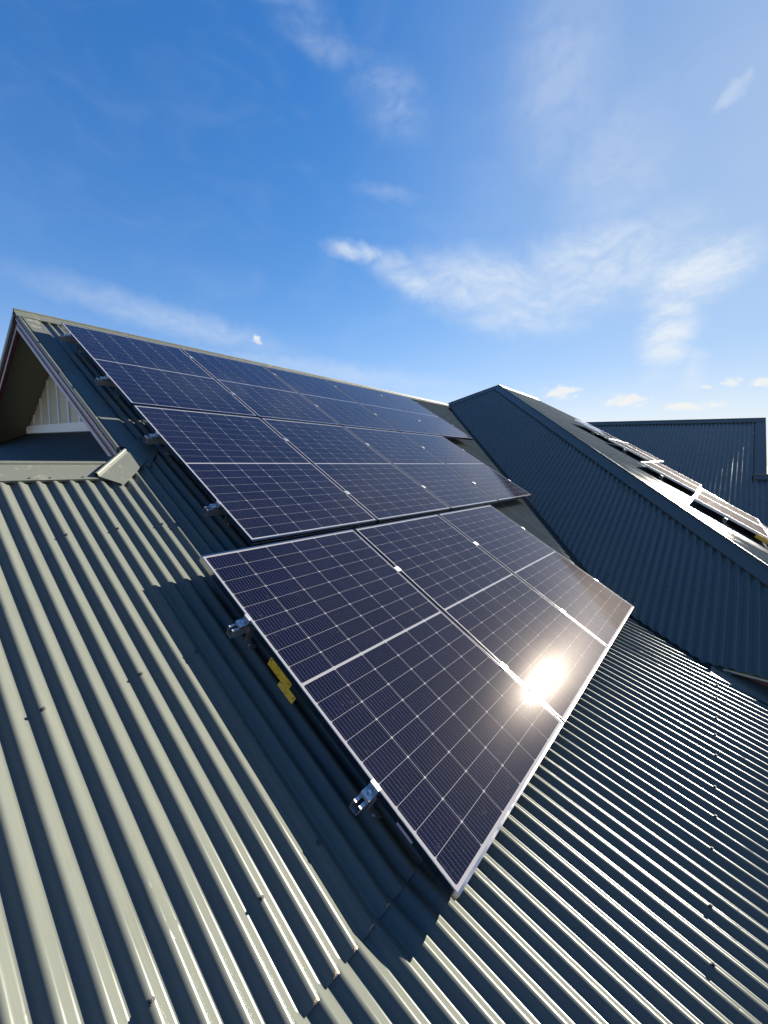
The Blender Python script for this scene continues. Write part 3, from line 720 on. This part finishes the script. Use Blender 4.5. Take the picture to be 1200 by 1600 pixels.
def add_rail(row, v, nrow, xs, name):
    x0 = xs - 0.075; x1 = xs + nrow * PW + (nrow - 1) * GAP + 0.075
    rail(x0, x1, v, [q - x0 for q in gaps_(nrow, xs)], [(xs - x0, 1), (x1 - x0 - 0.075, -1)], name, G1, TILT, 0)
add_rail(1, 0.285, 5, 0.0, 'highest mounting rail, its end beside the gable peak')
add_rail(1, 1.225, 5, 0.0, 'second highest mounting rail, end clamp level with the cream gable wall')
add_rail(2, 2.195, 4, 0.0, 'upper rail of the middle panel row, ending over dark shaded roof')
add_rail(2, 3.085, 4, 0.0, 'lower rail of the middle panel row, open silver end above the nearest row')
add_rail(3, 3.978, 3, X3, 'upper rail of the nearest row, silver end sticking out above the yellow tags')
add_rail(3, 4.850, 3, X3, 'lowest rail, open silver end with bolt clamp near the lower left frame')

# ---- yellow tags
def tag(name, label, c, tilt, lean, L, Wd):
    """thin plate whose long side runs down the slope (local y); lean turns its face"""
    t = thing(name, label, 'tag', c, None, (tilt, 0, 0))
    t.rotation_euler.rotate_axis('Y', lean)
    MB().box((-.0012, -L / 2, -Wd / 2), (.0012, L / 2, Wd / 2)).local('plate', M_YEL, t)
    for sy in (-1, 1):
        MB().cyl((-.0016, sy * (L / 2 - .010), Wd / 2 - .010), (1, 0, 0), .0042, .0032, 10).local('eyelet', M_BLACK, t)
    MB().box((-.0018, -L / 2 + .020, -Wd / 2 + .006), (-.0012, L / 2 - .020, -Wd / 2 + .009)).box((-.0018, -L / 2 + .020, -.002), (-.0012, L / 2 - .020, .001)).local('embossed_rib', M_YEL, t)
    return t
def on_slope(v, x, n): return (x, -v * cos(TILT) - n * sin(TILT), -v * sin(TILT) + n * cos(TILT))
tag('cable_tag', 'upper yellow tag tucked under the left frame edge of the nearest solar panel', on_slope(4.270, -0.335, -0.050), TILT, radians(8), 0.155, 0.040)
tag('cable_tag', 'lower yellow tag with eyelets hanging below the other one', on_slope(4.345, -0.341, -0.074), TILT, radians(22), 0.105, 0.032)

# ================================================================== far panels on the sunlit face
TFt = math.atan(TF); cF, sF = cos(TFt), sin(TFt); OFF = 0.125
PW2, PH2 = 1.30, 0.985
def far_base(v): return (-v * cF - OFF * sF, KF - v * sF + OFF * cF)
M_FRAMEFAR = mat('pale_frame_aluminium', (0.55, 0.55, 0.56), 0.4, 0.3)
fm2 = frame_mb(PW2, PH2, 0.016, FH, 0.016); FRAME2 = new_mesh('frame', fm2.v, fm2.f, M_FRAMEFAR, False, True)
b2 = MB().box((0.0161, -PH2 + 0.0161, -0.0060), (PW2 - 0.0161, -0.0161, -0.0028)); BACK2 = new_mesh('backsheet', b2.v, b2.f, M_BACKFAR, False, True)
cmb = MB(); nx, ny = 12, 6; cw2 = (PW2 - 0.05) / nx; ch2 = (PH2 - 0.04) / ny
for i in range(nx):
    for j in range(ny):
        a, b = cell_mesh(cw2 - 0.005, ch2 - 0.005)
        cmb.add([(p[0] + 0.025 + (i + .5) * cw2, p[1] - 0.02 - (j + .5) * ch2, p[2] - 0.00279) for p in a], b)
CELLS2 = new_mesh('cells', cmb.v, cmb.f, M_CELLFAR)
G2 = 'solar panels on the far sunlit roof face'
far_list = [(9.85, 2.40, 'far roof solar panel, highest one, its edge against the sky'), (9.30, 3.425, 'far roof solar panel at the left of the second step down'), (10.62, 3.425, 'far roof solar panel at the right of the second step down'),
            (7.50, 4.45, 'far roof solar panel at the left of the third step'), (8.82, 4.45, 'far roof solar panel at the right of the third step'),
            (6.02, 5.475, 'far roof solar panel nearest the hip in the lowest visible step'), (7.34, 5.475, 'far roof solar panel at the right of the lowest visible step'),
            (6.02, 6.50, 'far roof solar panel cut by the right border above the yellow tag')]
for x, v, lab in far_list:
    yy, zz = far_base(v)
    t = thing('solar_panel', lab, 'solar panel', (x, yy, zz), G2, (TFt, 0, 0))
    link('frame', FRAME2, t); link('backsheet', BACK2, t); link('cells', CELLS2, t)
for (xs, n, v, lab) in [(9.85, 1, 2.95, 'rail end under the highest far roof panel'), (9.30, 2, 3.85, 'rail end with clamp under the second step of far panels'),
                        (7.50, 2, 4.87, 'rail end with clamp under the third step of far panels'), (6.02, 2, 5.92, 'rail end with clamp over black shade in the lowest step of far panels')]:
    x0 = xs - 0.10; x1 = xs + n * PW2 + (n - 1) * .02 + .06
    rail(x0, x1, v, [xs + i * (PW2 + .02) - .01 - x0 for i in range(1, n)], [(xs - x0, 1)], lab, 'rails under the far solar panels', TFt, 0, base=far_base, foot_h=0.032)
yy, zz = far_base(6.42)
tag('cable_tag', 'yellow tag under the far panel edge at the right border', (5.97, yy, zz - 0.055), TFt, 0, 0.30, 0.05)
